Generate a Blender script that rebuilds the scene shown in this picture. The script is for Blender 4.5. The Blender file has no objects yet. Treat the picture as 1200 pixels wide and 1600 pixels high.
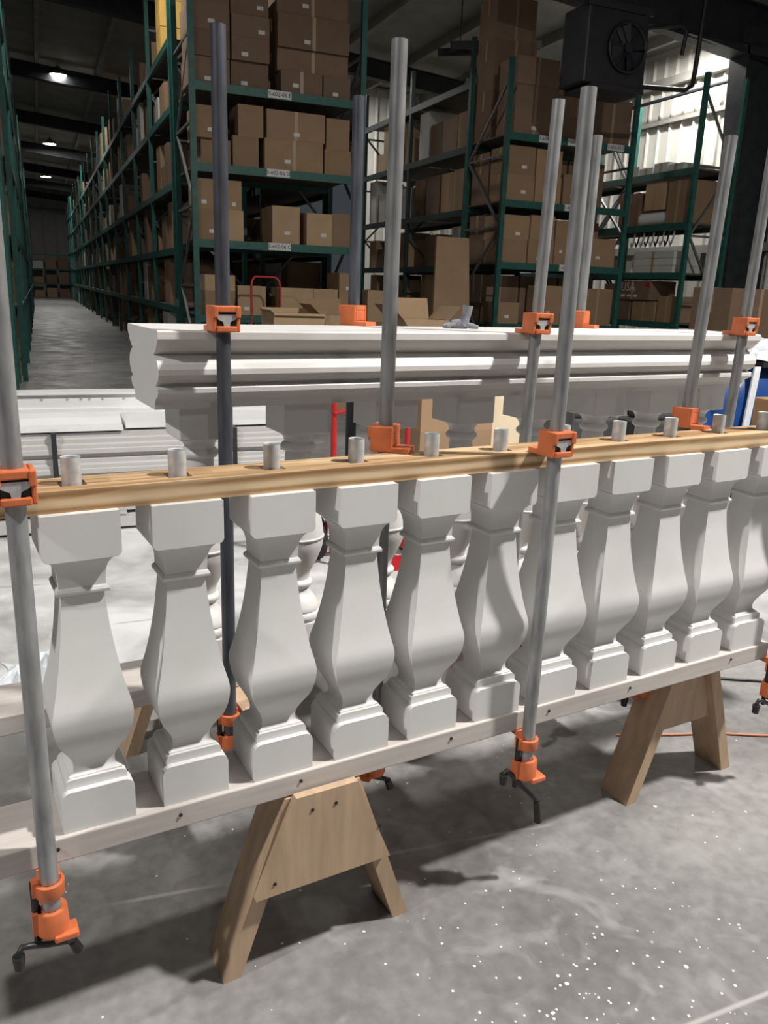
import bpy, math, random
from mathutils import Vector, Matrix
random.seed(11)
D = bpy.data
SC = bpy.context.scene
COL = SC.collection
PI = math.pi

# ------------------------------------------------------------------ camera, light, exposure
FPX, PITCH, ROLL, YAW, TH = 1256.29, 0.270724, -0.036718, 0.402378, 0.116546
CAMH = 1.45
fw = Vector((math.sin(YAW)*math.cos(PITCH), math.cos(YAW)*math.cos(PITCH), -math.sin(PITCH)))
rt = Vector((math.cos(YAW), -math.sin(YAW), 0.0))
dn = fw.cross(rt)
r2 = rt*math.cos(ROLL) + dn*math.sin(ROLL)
d2 = dn*math.cos(ROLL) - rt*math.sin(ROLL)
cam = D.cameras.new('camera')
cam.sensor_fit = 'VERTICAL'; cam.sensor_height = 32.0; cam.sensor_width = 24.0
cam.lens = FPX/1600*32.0
cam.clip_start = 0.05; cam.clip_end = 300
camo = D.objects.new('camera', cam); COL.objects.link(camo)
mw = Matrix.Identity(4)
for i, v in enumerate((r2, -d2, -fw)):
    mw[0][i], mw[1][i], mw[2][i] = v
mw[2][3] = CAMH
camo.matrix_world = mw
SC.camera = camo

wd = D.worlds.new('world'); SC.world = wd; wd.use_nodes = True
wd.node_tree.nodes['Background'].inputs[0].default_value = (0.80, 0.88, 1.0, 1)
wd.node_tree.nodes['Background'].inputs[1].default_value = 0.042
SC.view_settings.view_transform = 'Standard'
SC.view_settings.look = 'None'
SC.view_settings.gamma = 1.0
SC.view_settings.use_curve_mapping = False
SC.view_settings.exposure = 0.25

# high-bay lamps of the hall and one added fill lamp: x, y, z, watts, label
LAMPS = [
    (4.60, 0.20, 6.70, 800, 'round high bay lamp hung over the workbench area'),
    (0.95, 27.0, 6.95, 115, 'nearest glowing high bay lamp above the long aisle'),
    (0.90, 40.4, 6.95, 130, 'second glowing high bay lamp above the long aisle'),
    (0.85, 53.4, 6.95, 220, 'farthest glowing high bay lamp above the long aisle'),
    (0.95, 13.6, 6.95, 75, 'high bay lamp above the mouth of the long aisle'),
    (11.0, 13.2, 6.15, 140, 'high bay lamp hung close to the white panelled side wall'),
    (6.6, 20.3, 6.4, 120, 'high bay lamp in front of the white partition wall'),
    (0.5, -7.5, 7.2, 100, 'unseen fill lamp added behind the workbench area'),  # unseen, added as fill to brighten the baluster fronts
    (-6.0, -0.4, 6.95, 480, 'high bay lamp far to the left of the workbench area'),
]

# ------------------------------------------------------------------ materials
MATS = {}
def mat(name, col, rough=.6, metal=0., var=.12, scale=6., bump=0., rand=0., stretch=(1, 1, 1), emit=0., detail=4.):
    m = D.materials.new(name); m.use_nodes = True
    nt = m.node_tree; N = nt.nodes; Lk = nt.links
    b = N['Principled BSDF']
    b.inputs['Roughness'].default_value = rough
    b.inputs['Metallic'].default_value = metal
    tc = N.new('ShaderNodeTexCoord'); mp = N.new('ShaderNodeMapping')
    mp.inputs['Scale'].default_value = stretch
    Lk.new(tc.outputs['Object'], mp.inputs['Vector'])
    no = N.new('ShaderNodeTexNoise'); no.inputs['Scale'].default_value = scale
    no.inputs['Detail'].default_value = detail
    Lk.new(mp.outputs['Vector'], no.inputs['Vector'])
    rp = N.new('ShaderNodeValToRGB')
    rp.color_ramp.elements[0].position = .3; rp.color_ramp.elements[1].position = .7
    lo = [max(0, c*(1-var)) for c in col]; hi = [min(1, c*(1+var)) for c in col]
    rp.color_ramp.elements[0].color = (*lo, 1); rp.color_ramp.elements[1].color = (*hi, 1)
    Lk.new(no.outputs['Fac'], rp.inputs['Fac'])
    out = rp.outputs['Color']
    if rand:
        oi = N.new('ShaderNodeObjectInfo'); mr = N.new('ShaderNodeMapRange')
        mr.inputs['To Min'].default_value = 1-rand; mr.inputs['To Max'].default_value = 1+rand
        Lk.new(oi.outputs['Random'], mr.inputs['Value'])
        hs = N.new('ShaderNodeHueSaturation')
        Lk.new(mr.outputs['Result'], hs.inputs['Value']); Lk.new(out, hs.inputs['Color'])
        out = hs.outputs['Color']
    Lk.new(out, b.inputs['Base Color'])
    if bump:
        bp = N.new('ShaderNodeBump'); bp.inputs['Strength'].default_value = bump; bp.inputs['Distance'].default_value = .01
        Lk.new(no.outputs['Fac'], bp.inputs['Height']); Lk.new(bp.outputs['Normal'], b.inputs['Normal'])
    if emit:
        b.inputs['Emission Color'].default_value = (1, .97, .92, 1)
        b.inputs['Emission Strength'].default_value = emit
    MATS[name] = m
    return m

mat('cast_white', (.665, .66, .65), .55, var=.03, scale=9, bump=.02)
mat('cast_white_b', (.68, .67, .655), .45, var=.03, scale=9)
mat('foam_white', (.76, .765, .77), .6, var=.04)
mat('foam_grey', (.50, .49, .48), .6, var=.06, scale=3, stretch=(.3, 8, 8))
mat('orange', (.60, .155, .055), .45, var=.12, scale=30)
mat('galv', (.28, .285, .29), .45, .45, var=.3, scale=40, stretch=(1, 1, .25), rand=.12)
mat('blackpipe', (.075, .080, .098), .45, .4, var=.4, scale=40, stretch=(1, 1, .2), rand=.1)
mat('pvc', (.55, .56, .57), .4, .25, var=.25, scale=40)
mat('steel', (.55, .55, .55), .4, .35, var=.2, scale=60)
mat('black', (.012, .012, .013), .45, var=.3)
mat('plank', (.52, .475, .45), .75, var=.10, scale=10, stretch=(.4, 6, 6))
mat('ply', (.47, .335, .225), .7, var=.16, scale=7, stretch=(5, 5, .6), detail=6)
mat('cardboard', (.30, .195, .115), .8, var=.07, scale=4, rand=.16)
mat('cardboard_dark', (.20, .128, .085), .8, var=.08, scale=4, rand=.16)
mat('cardboard_light', (.42, .29, .175), .8, var=.06, scale=4, rand=.08)
mat('cardboard_yellow', (.62, .38, .09), .8, var=.06, scale=4, rand=.06)
mat('carton_white', (.55, .55, .53), .7, var=.05, scale=4, rand=.08)
mat('tape', (.36, .25, .15), .35, var=.05)
mat('sticker', (.62, .62, .62), .6, var=.05)
mat('ink', (.02, .02, .022), .7, var=.1)
mat('rack_green', (.010, .085, .070), .5, var=.25, scale=12, rand=.15)
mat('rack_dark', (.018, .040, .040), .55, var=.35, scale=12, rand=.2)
mat('deck', (.10, .085, .07), .8, var=.3, scale=10)
mat('galvbrace', (.16, .17, .17), .5, .5, var=.2)
mat('red', (.40, .018, .022), .4, var=.15)
mat('tire', (.02, .02, .02), .8)
mat('blue', (.010, .055, .22), .45, var=.25, scale=5)
mat('film', (.72, .76, .80), .3, var=.1, scale=12, bump=.5)
mat('strap', (.02, .02, .022), .5)
mat('panel_white', (.62, .61, .56), .55, var=.05, scale=2, rand=.03)
mat('panel_grey', (.34, .335, .31), .6, var=.1, scale=2, rand=.05)
mat('roof', (.30, .30, .275), .8, var=.15, scale=1.5)
mat('purlin', (.30, .295, .275), .7, var=.15, scale=2)
mat('rafter', (.018, .020, .024), .6, var=.3, scale=3)
mat('column', (.022, .026, .030), .55, var=.35, scale=5)
mat('heater', (.010, .011, .017), .5, var=.3, scale=6)
mat('housing', (.25, .25, .25), .5, .3)
mat('lens', (.9, .9, .9), .5, emit=60.)
mat('chip', (.74, .73, .71), .8, var=.06)
mat('cream', (.74, .62, .44), .7, var=.06)
mat('tool_dark', (.05, .05, .052), .5, var=.3, scale=20)
mat('glove', (.20, .20, .23), .9, var=.25, scale=30)
mat('box_wood', (.40, .24, .11), .7, var=.15)
mat('cord_orange', (.55, .22, .12), .6)
mat('pallet_wood', (.33, .24, .15), .8, var=.2, scale=10, rand=.15)

def rail_mat():
    m = D.materials.new('pine'); m.use_nodes = True
    nt = m.node_tree; N = nt.nodes; L = nt.links; b = N['Principled BSDF']
    b.inputs['Roughness'].default_value = .65
    tc = N.new('ShaderNodeTexCoord'); mp = N.new('ShaderNodeMapping')
    mp.inputs['Scale'].default_value = (1.3, 22, 22); L.new(tc.outputs['Object'], mp.inputs['Vector'])
    n1 = N.new('ShaderNodeTexNoise'); n1.inputs['Scale'].default_value = 1.6; n1.inputs['Detail'].default_value = 5
    n1.inputs['Distortion'].default_value = 1.4
    L.new(mp.outputs['Vector'], n1.inputs['Vector'])
    wv = N.new('ShaderNodeTexWave'); wv.inputs['Scale'].default_value = .55; wv.inputs['Distortion'].default_value = 7
    wv.inputs['Detail'].default_value = 3; wv.bands_direction = 'Z'
    L.new(mp.outputs['Vector'], wv.inputs['Vector'])
    mx = N.new('ShaderNodeMath'); mx.operation = 'MULTIPLY'
    L.new(n1.outputs['Fac'], mx.inputs[0]); L.new(wv.outputs['Fac'], mx.inputs[1])
    rp = N.new('ShaderNodeValToRGB')
    e = rp.color_ramp.elements
    e[0].position = .05; e[0].color = (.66, .50, .32, 1)
    e[1].position = .55; e[1].color = (.30, .165, .07, 1)
    k = e.new(.22); k.color = (.58, .41, .235, 1)
    L.new(mx.outputs[0], rp.inputs['Fac'])
    L.new(rp.outputs['Color'], b.inputs['Base Color'])
    MATS['pine'] = m
rail_mat()

def floor_mat():
    m = D.materials.new('concrete'); m.use_nodes = True
    nt = m.node_tree; N = nt.nodes; L = nt.links; b = N['Principled BSDF']
    tc = N.new('ShaderNodeTexCoord')
    def noise(sc, det=5, dist=0., vec=None):
        n = N.new('ShaderNodeTexNoise'); n.inputs['Scale'].default_value = sc; n.inputs['Detail'].default_value = det
        n.inputs['Distortion'].default_value = dist
        L.new(vec or tc.outputs['Object'], n.inputs['Vector']); return n
    def ramp(src, p0, p1, c0, c1):
        r = N.new('ShaderNodeValToRGB'); r.color_ramp.elements[0].position = p0; r.color_ramp.elements[1].position = p1
        r.color_ramp.elements[0].color = (*c0, 1); r.color_ramp.elements[1].color = (*c1, 1)
        L.new(src, r.inputs['Fac']); return r
    def mix(fac, a, bb, mode='MIX', f=None):
        x = N.new('ShaderNodeMixRGB'); x.blend_type = mode
        if fac is not None: L.new(fac, x.inputs[0])
        else: x.inputs[0].default_value = f
        for s, i in ((a, 1), (bb, 2)):
            if isinstance(s, tuple): x.inputs[i].default_value = (*s, 1)
            else: L.new(s, x.inputs[i])
        return x.outputs[0]
    base = ramp(noise(1.1, 6, .6).outputs['Fac'], .34, .66, (.140, .136, .133), (.285, .278, .272)).outputs['Color']
    fine = ramp(noise(26, 8).outputs['Fac'], .3, .7, (.80, .80, .80), (1.15, 1.15, 1.15)).outputs['Color']
    c = mix(None, base, fine, 'MULTIPLY', 1.0)
    # wiped smears of white dust
    sm = ramp(noise(3.2, 3, 1.2).outputs['Fac'], .60, .75, (0, 0, 0), (1, 1, 1)).outputs['Color']
    c = mix(sm, c, (.38, .39, .40))
    mid = ramp(noise(7.5, 5, .8).outputs['Fac'], .53, .70, (0, 0, 0), (.6, .6, .6)).outputs['Color']
    c = mix(mid, c, (.30, .295, .29))
    # white dust behind the benches, whitened further to paint in lamp glare
    sp = N.new('ShaderNodeSeparateXYZ'); L.new(tc.outputs['Object'], sp.inputs[0])
    def band(sock, a, b_, c_, d_):
        r = N.new('ShaderNodeMapRange'); r.interpolation_type = 'SMOOTHSTEP'
        r.inputs['From Min'].default_value = a; r.inputs['From Max'].default_value = b_
        L.new(sock, r.inputs['Value'])
        q = N.new('ShaderNodeMapRange'); q.interpolation_type = 'SMOOTHSTEP'
        q.inputs['From Min'].default_value = c_; q.inputs['From Max'].default_value = d_
        q.inputs['To Min'].default_value = 1; q.inputs['To Max'].default_value = 0
        L.new(sock, q.inputs['Value'])
        mm = N.new('ShaderNodeMath'); mm.operation = 'MULTIPLY'
        L.new(r.outputs[0], mm.inputs[0]); L.new(q.outputs[0], mm.inputs[1]); return mm.outputs[0]
    by = band(sp.outputs['Y'], 2.0, 3.1, 4.6, 6.5)
    bx_ = band(sp.outputs['X'], -2.5, -.8, 3.2, 5.0)
    d1 = N.new('ShaderNodeMath'); d1.operation = 'MULTIPLY'; L.new(by, d1.inputs[0]); L.new(bx_, d1.inputs[1])
    dn_ = ramp(noise(2.4, 6, 1.0, None).outputs['Fac'], .30, .62, (.25, .25, .25), (1, 1, 1)).outputs['Color']
    d2_ = N.new('ShaderNodeMath'); d2_.operation = 'MULTIPLY'; L.new(d1.outputs[0], d2_.inputs[0]); L.new(dn_, d2_.inputs[1])
    c = mix(d2_.outputs[0], c, (.76, .765, .77))
    # fine white scratches
    mp = N.new('ShaderNodeMapping'); mp.inputs['Rotation'].default_value = (0, 0, .9); mp.inputs['Scale'].default_value = (.45, 1.9, 1)
    L.new(tc.outputs['Object'], mp.inputs['Vector'])
    vo = N.new('ShaderNodeTexVoronoi'); vo.feature = 'DISTANCE_TO_EDGE'; vo.inputs['Scale'].default_value = .75
    L.new(mp.outputs['Vector'], vo.inputs['Vector'])
    sc = ramp(vo.outputs['Distance'], .004, .010, (1, 1, 1), (0, 0, 0)).outputs['Color']
    sg = ramp(noise(1.7, 2).outputs['Fac'], .50, .60, (0, 0, 0), (.75, .75, .75)).outputs['Color']
    s2 = mix(None, sc, sg, 'MULTIPLY', 1.0)
    c = mix(s2, c, (.42, .41, .40))
    # paint flecks too small to be pieces
    v2 = N.new('ShaderNodeTexVoronoi'); v2.inputs['Scale'].default_value = 16; L.new(tc.outputs['Object'], v2.inputs['Vector'])
    f2 = ramp(v2.outputs['Distance'], .045, .07, (1, 1, 1), (0, 0, 0)).outputs['Color']
    fm = ramp(noise(1.4, 3).outputs['Fac'], .48, .62, (0, 0, 0), (.8, .8, .8)).outputs['Color']
    f3 = mix(None, f2, fm, 'MULTIPLY', 1.0)
    c = mix(f3, c, (.55, .55, .54))
    L.new(c, b.inputs['Base Color'])
    rr = ramp(noise(2.2, 4).outputs['Fac'], .3, .7, (.38, .38, .38), (.62, .62, .62)).outputs['Color']
    L.new(rr, b.inputs['Roughness'])
    bp = N.new('ShaderNodeBump'); bp.inputs['Strength'].default_value = .12; bp.inputs['Distance'].default_value = .01
    L.new(noise(30, 6).outputs['Fac'], bp.inputs['Height']); L.new(bp.outputs['Normal'], b.inputs['Normal'])
    MATS['concrete'] = m
floor_mat()

# ------------------------------------------------------------------ mesh building
class MB:
    def __init__(s): s.v = []; s.f = []; s.sm = []
    def add(s, vs, fs, smooth=False):
        o = len(s.v); s.v += [tuple(v) for v in vs]
        for f in fs: s.f.append([i+o for i in f]); s.sm.append(smooth)
        return s
    def box(s, x0, x1, y0, y1, z0, z1):
        vs = [(x0, y0, z0), (x1, y0, z0), (x1, y1, z0), (x0, y1, z0), (x0, y0, z1), (x1, y0, z1), (x1, y1, z1), (x0, y1, z1)]
        return s.add(vs, [(0, 3, 2, 1), (4, 5, 6, 7), (0, 1, 5, 4), (1, 2, 6, 5), (2, 3, 7, 6), (3, 0, 4, 7)])
    def hexa(s, bot, top):            # four bottom and four top corners
        return s.add(list(bot)+list(top), [(0, 3, 2, 1), (4, 5, 6, 7), (0, 1, 5, 4), (1, 2, 6, 5), (2, 3, 7, 6), (3, 0, 4, 7)])
    def bar(s, p, q, w, d, up=(0, 0, 1)):   # rectangular bar from p to q
        p = Vector(p); q = Vector(q); t = (q-p).normalized(); u = Vector(up)
        if abs(t.dot(u)) > .98: u = Vector((1, 0, 0))
        a = t.cross(u).normalized(); b = a.cross(t).normalized()
        def ring(c): return [c-a*w/2-b*d/2, c+a*w/2-b*d/2, c+a*w/2+b*d/2, c-a*w/2+b*d/2]
        return s.hexa(ring(p), ring(q))
    def tube(s, pts, r, n=10, cap=True, rs=None):
        pts = [Vector(p) for p in pts]; rings = []
        prev = None
        for i, p in enumerate(pts):
            t = (pts[min(i+1, len(pts)-1)]-pts[max(i-1, 0)]).normalized()
            if prev is None:
                u = Vector((0, 0, 1)) if abs(t.z) < .9 else Vector((1, 0, 0))
                a = t.cross(u).normalized()
            else:
                a = (prev - t*prev.dot(t)).normalized()
            prev = a; b = t.cross(a)
            R = rs[i] if rs else r
            rings.append([p + (a*math.cos(2*PI*k/n) + b*math.sin(2*PI*k/n))*R for k in range(n)])
        vs = [v for rg in rings for v in rg]; fs = []
        for i in range(len(pts)-1):
            for k in range(n):
                fs.append((i*n+k, i*n+(k+1) % n, (i+1)*n+(k+1) % n, (i+1)*n+k))
        s.add(vs, fs, True)
        if cap:
            s.add(rings[0], [tuple(range(n))[::-1]]); s.add(rings[-1], [tuple(range(n))])
        return s
    def lathe(s, prof, n=32, cx=0, cy=0, caps=True):   # prof: (r, z) bottom to top; split at None
        segs = []; cur = []
        for p in prof:
            if p is None: segs.append(cur); cur = [cur[-1]]
            else: cur.append(p)
        segs.append(cur)
        for sg in segs:
            vs = []; fs = []
            for r, z in sg:
                for k in range(n): vs.append((cx+r*math.cos(2*PI*k/n), cy+r*math.sin(2*PI*k/n), z))
            for i in range(len(sg)-1):
                for k in range(n): fs.append((i*n+k, i*n+(k+1) % n, (i+1)*n+(k+1) % n, (i+1)*n+k))
            s.add(vs, fs, True)
        if caps:
            for (r, z), rev in ((segs[0][0], True), (segs[-1][-1], False)):
                ring = [(cx+r*math.cos(2*PI*k/n), cy+r*math.sin(2*PI*k/n), z) for k in range(n)]
                s.add(ring, [tuple(range(n))[::-1] if rev else tuple(range(n))])
        return s
    def squareloft(s, prof):          # prof: (halfwidth, z), None = crease; smooth up each of the four faces
        segs = []; cur = []
        for p in prof:
            if p is None: segs.append(cur); cur = [cur[-1]]
            else: cur.append(p)
        segs.append(cur)
        for sg in segs:
            for q in range(4):
                c, sn = [(1, 0), (0, 1), (-1, 0), (0, -1)][q]
                vs = []; fs = []
                for h, z in sg:
                    for x, y in ((-h, -h), (h, -h)):
                        vs.append((x*c-y*sn, x*sn+y*c, z))
                for i in range(len(sg)-1): fs.append((2*i, 2*i+1, 2*i+3, 2*i+2))
                s.add(vs, fs, True)
        for (h, z), rev in ((segs[0][0], True), (segs[-1][-1], False)):
            vs = [(-h, -h, z), (h, -h, z), (h, h, z), (-h, h, z)]
            s.add(vs, [(3, 2, 1, 0) if rev else (0, 1, 2, 3)])
        return s
    def prism(s, poly, a0, a1, axis='x', smooth=False):   # poly of (u, v); axis x: (y, z), y: (x, z), z: (x, y)
        n = len(poly)
        def P(u, v, w):
            return (w, u, v) if axis == 'x' else ((u, w, v) if axis == 'y' else (u, v, w))
        A = [P(u, v, a0) for u, v in poly]; B = [P(u, v, a1) for u, v in poly]
        s.add(A+B, [(i, (i+1) % n, n+(i+1) % n, n+i) for i in range(n)], smooth)
        s.add(A, [tuple(range(n))[::-1]]); s.add(B, [tuple(range(n))])
        return s
    def mesh(s, name, material):
        me = D.meshes.new(name); me.from_pydata(s.v, [], s.f); me.update()
        me.polygons.foreach_set('use_smooth', s.sm)
        import bmesh
        bm = bmesh.new(); bm.from_mesh(me); bmesh.ops.recalc_face_normals(bm, faces=bm.faces); bm.to_mesh(me); bm.free()
        me.materials.append(MATS[material])
        return me
    def build(s, name, material, parent=None, loc=(0, 0, 0), rz=0.):
        return link(name, s.mesh(name, material), parent, loc, rz)

def link(name, me, parent=None, loc=(0, 0, 0), rz=0.):
    o = D.objects.new(name, me); COL.objects.link(o)
    o.location = loc; o.rotation_euler = (0, 0, rz)
    if parent is not None: o.parent = parent
    return o
def tag(o, label, cat, group=None):
    o['label'] = label; o['category'] = cat
    if group: o['group'] = group
    return o
def thing(name, loc, rz, label, cat, group=None):
    return tag(link(name, None, None, loc, rz), label, cat, group)
def copy_tree(o, parent=None):
    c = o.copy(); COL.objects.link(c)
    if parent is not None: c.parent = parent
    for ch in list(o.children): copy_tree(ch, c)
    return c
def bevel(o, w, seg=2):
    m = o.modifiers.new('bevel', 'BEVEL'); m.width = w; m.segments = seg; m.limit_method = 'ANGLE'; m.angle_limit = .6
    return o
def struct(o): o['kind'] = 'structure'; return o
_fc = {}
def text_mesh(txt, size, material):
    k = (txt, size, material)
    if k in _fc: return _fc[k]
    cu = D.curves.new('lettering', 'FONT'); cu.body = txt; cu.size = size; cu.extrude = .0008
    cu.align_x = 'CENTER'; cu.align_y = 'CENTER'; cu.resolution_u = 2
    o = D.objects.new('lettering', cu); COL.objects.link(o)
    dg = bpy.context.evaluated_depsgraph_get()
    me = D.meshes.new_from_object(o.evaluated_get(dg)); me.name = 'lettering'
    D.objects.remove(o); D.curves.remove(cu)
    me.materials.clear(); me.materials.append(MATS[material])
    _fc[k] = me
    return me
def text(txt, size, material, parent, loc, rot=(PI/2, 0, 0), name='lettering'):
    o = link(name, text_mesh(txt, size, material), parent, loc); o.rotation_euler = rot
    return o
ORD = ['first', 'second', 'third', 'fourth', 'fifth', 'sixth', 'seventh', 'eighth', 'ninth', 'tenth', 'eleventh',
       'twelfth', 'thirteenth', 'fourteenth', 'fifteenth', 'sixteenth', 'seventeenth', 'eighteenth', 'nineteenth', 'twentieth', 'twenty-first']

# bench frame: s runs along the balustrades, n away from the camera
ax = Vector((math.cos(TH), math.sin(TH), 0)); nx = Vector((-math.sin(TH), math.cos(TH), 0))
def W(s, n, z=0.): 
    p = ax*s + nx*n; return (p.x, p.y, z)

# ------------------------------------------------------------------ the hall
def build_hall():
    struct(MB().box(-16, 13, -9, 70, -.2, 0).build('floor', 'concrete'))
    # side wall of ribbed sheet
    XW = 12.25
    wr = struct(MB().box(XW+.03, XW+.13, -9, 22.1, 0, 6.6).build('wall_right', 'panel_white'))
    prof = [(0, 0), (.03, -.0), (.05, -.055), (.08, -.055), (.10, 0), (.335, 0), (.335, .03), (0, .03)]
    pm = MB().prism([(y, x) for y, x in [(a, b) for a, b in prof]], 0, 6.2, 'z').mesh('panel', 'panel_white')
    # (x, y) prism has ribs toward -y; turn it so the ribs face the hall
    for i in range(56):
        link('panel', pm, wr, (XW, 22.0-.34*i, 0), -PI/2)
    MB().box(XW-.16, XW-.02, 3, 22, 5.62, 5.78).build('eave_strut', 'purlin', wr)
    MB().box(XW-.14, XW-.02, 3, 22, 2.35, 2.5).build('girt', 'purlin', wr)
    MB().box(XW-.12, XW-.02, 3, 22, 4.92, 5.0).build('girt', 'purlin', wr)
    # partition at the end of the cross aisle
    wb = struct(MB().box(8.3, 12.3, 22.03, 22.15, 0, 6.6).build('wall_back', 'panel_white'))
    for i in range(11):
        link('panel', pm, wb, (8.32+.34*i, 22.0, .35), 0)
    # far wall at the end of the long aisle
    wf = struct(MB().box(-8, 13, 68.03, 68.2, 0, 7.8).build('wall_far', 'panel_grey'))
    fm = MB().prism([(0, 0), (.06, -.04), (.12, 0), (.9, 0), (.9, .03), (0, .03)], 0, 7, 'z').mesh('panel', 'panel_grey')
    for i in range(22): link('panel', fm, wf, (-7.5+.9*i, 68.0, 0), 0)
    MB().box(-8, 5, 67.8, 67.95, 5.95, 6.2).build('girt', 'purlin', wf)
    # roof
    def rz(x): return 6.35 + (12.3-x)*.085
    c = MB()
    c.add([(12.4, -9, rz(12.4)), (-16, -9, rz(-16)), (-16, 70, rz(-16)), (12.4, 70, rz(12.4)),
           (12.4, -9, rz(12.4)+.15), (-16, -9, rz(-16)+.15), (-16, 70, rz(-16)+.15), (12.4, 70, rz(12.4)+.15)],
          [(0, 1, 2, 3), (7, 6, 5, 4), (0, 4, 5, 1), (1, 5, 6, 2), (2, 6, 7, 3), (3, 7, 4, 0)])
    ce = struct(c.build('ceiling', 'roof'))
    for i in range(15):
        x = 11.6-1.6*i
        MB().box(x-.05, x+.05, -8, 68, rz(x)-.2, rz(x)-.005).build('purlin', 'purlin', ce)
    for i in range(8):
        y = 11.7+7.6*i
        m = MB()
        x0, x1 = 12.1, -15.
        dp = -1.02 if i == 0 else -.62
        for (dz0, dz1, hw) in ((dp, dp+.03, .11), (-.24, -.21, .11), (dp+.02, -.22, .012)):
            m.add([(x0, y-hw, rz(x0)+dz0), (x1, y-hw, rz(x1)+dz0), (x1, y+hw, rz(x1)+dz0), (x0, y+hw, rz(x0)+dz0),
                   (x0, y-hw, rz(x0)+dz1), (x1, y-hw, rz(x1)+dz1), (x1, y+hw, rz(x1)+dz1), (x0, y+hw, rz(x0)+dz1)],
                  [(0, 3, 2, 1), (4, 5, 6, 7), (0, 1, 5, 4), (1, 2, 6, 5), (2, 3, 7, 6), (3, 0, 4, 7)])
        m.build('rafter', 'rafter', ce)
    # tapered steel column of the portal frame
    col = thing('steel_column', (11.5, 11.7, 0), 0, 'dark tapered steel column standing at the right-hand wall', 'column')
    MB().hexa([(-.02, -.2, 0), (.02, -.2, 0), (.02, .2, 0), (-.02, .2, 0)], [(-.36, -.2, 5.6), (-.32, -.2, 5.6), (-.32, .2, 5.6), (-.36, .2, 5.6)]).build('inner_flange', 'column', col)
    MB().box(.66, .70, -.2, .2, 0, 6.2).build('outer_flange', 'column', col)
    MB().hexa([(.02, -.015, 0), (.66, -.015, 0), (.66, .015, 0), (.02, .015, 0)], [(-.32, -.015, 5.9), (.66, -.015, 5.9), (.66, .015, 5.9), (-.32, .015, 5.9)]).build('web', 'column', col)
    MB().hexa([(-.4, -.2, 5.42), (.66, -.2, 5.42), (.66, .2, 5.42), (-.4, .2, 5.42)], [(-1.6, -.2, 5.55), (.66, -.2, 5.55), (.66, .2, 5.55), (-1.6, .2, 5.55)]).build('haunch', 'column', col)
    # diagonal roof brace rods and sprinkler pipe
    o = MB().tube([(11.9, 3, 5.32), (11.9, 22, 5.32)], .035, 8).build('sprinkler_pipe', 'rafter'); tag(o, 'thin dark pipe running along the top of the white side wall', 'pipe')
    for i, (x, y, z, w, lb) in enumerate(LAMPS):
        t = thing('high_bay_lamp', (x, y, z), 0, lb, 'lamp')
        MB().lathe([(.10, .14), (.20, .10), (.28, .015), (.285, 0), (.265, 0), (.19, .09), (.0, .10)][::-1] if False else [(.265, .0), (.285, .0), (.27, .03), (.19, .10), (.10, .16), (.06, .24)], 20).build('housing', 'housing', t)
        MB().lathe([(.255, -.006), (.255, .004)], 20).build('lens', 'lens', t)
        MB().tube([(0, 0, .22), (0, 0, min(1.2, rz(x)-z-.02))], .012, 6).build('hanger', 'housing', t)
        la = D.lights.new('lamp_light', 'AREA'); la.shape = 'DISK'; la.size = .38; la.energy = w; la.color = (1.0, .965, .915)
        lo = D.objects.new('lamp_light', la); COL.objects.link(lo); lo.parent = t; lo.location = (0, 0, -.012)
build_hall()

# ------------------------------------------------------------------ front balustrade
Z_PL0, Z_PL1 = .415, .465
Z_RL0, Z_RL1 = 1.070, 1.108
N_A = 1.435
def rounded(hw, z0, z1, r, top=True, seg=5):   # (u, v) outline, rounded upper (or lower) corners
    pts = []
    if top:
        pts = [(-hw, z0), (hw, z0)]
        for i in range(seg+1):
            a = PI/2*i/seg; pts.append((hw-r+r*math.cos(a), z1-r+r*math.sin(a)))
        for i in range(seg+1):
            a = PI/2+PI/2*i/seg; pts.append((-hw+r+r*math.cos(a), z1-r+r*math.sin(a)))
    else:
        pts = [(hw, z1), (-hw, z1)]
        for i in range(seg+1):
            a = PI+PI/2*i/seg; pts.append((-hw+r+r*math.cos(a), z0+r+r*math.sin(a)))
        for i in range(seg+1):
            a = 1.5*PI+PI/2*i/seg; pts.append((hw-r+r*math.cos(a), z0+r+r*math.sin(a)))
    return pts
def spline(pts, n=6):      # Catmull-Rom through (h, z)
    out = []
    P = [pts[0]]+list(pts)+[pts[-1]]
    for i in range(1, len(P)-2):
        for k in range(n):
            t = k/n
            out.append(tuple(.5*(2*P[i][j]+(P[i+1][j]-P[i-1][j])*t+(2*P[i-1][j]-5*P[i][j]+4*P[i+1][j]-P[i+2][j])*t*t+(3*P[i][j]-P[i-1][j]-3*P[i+1][j]+P[i+2][j])*t**3) for j in (0, 1)))
    out.append(tuple(pts[-1])); return out

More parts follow.
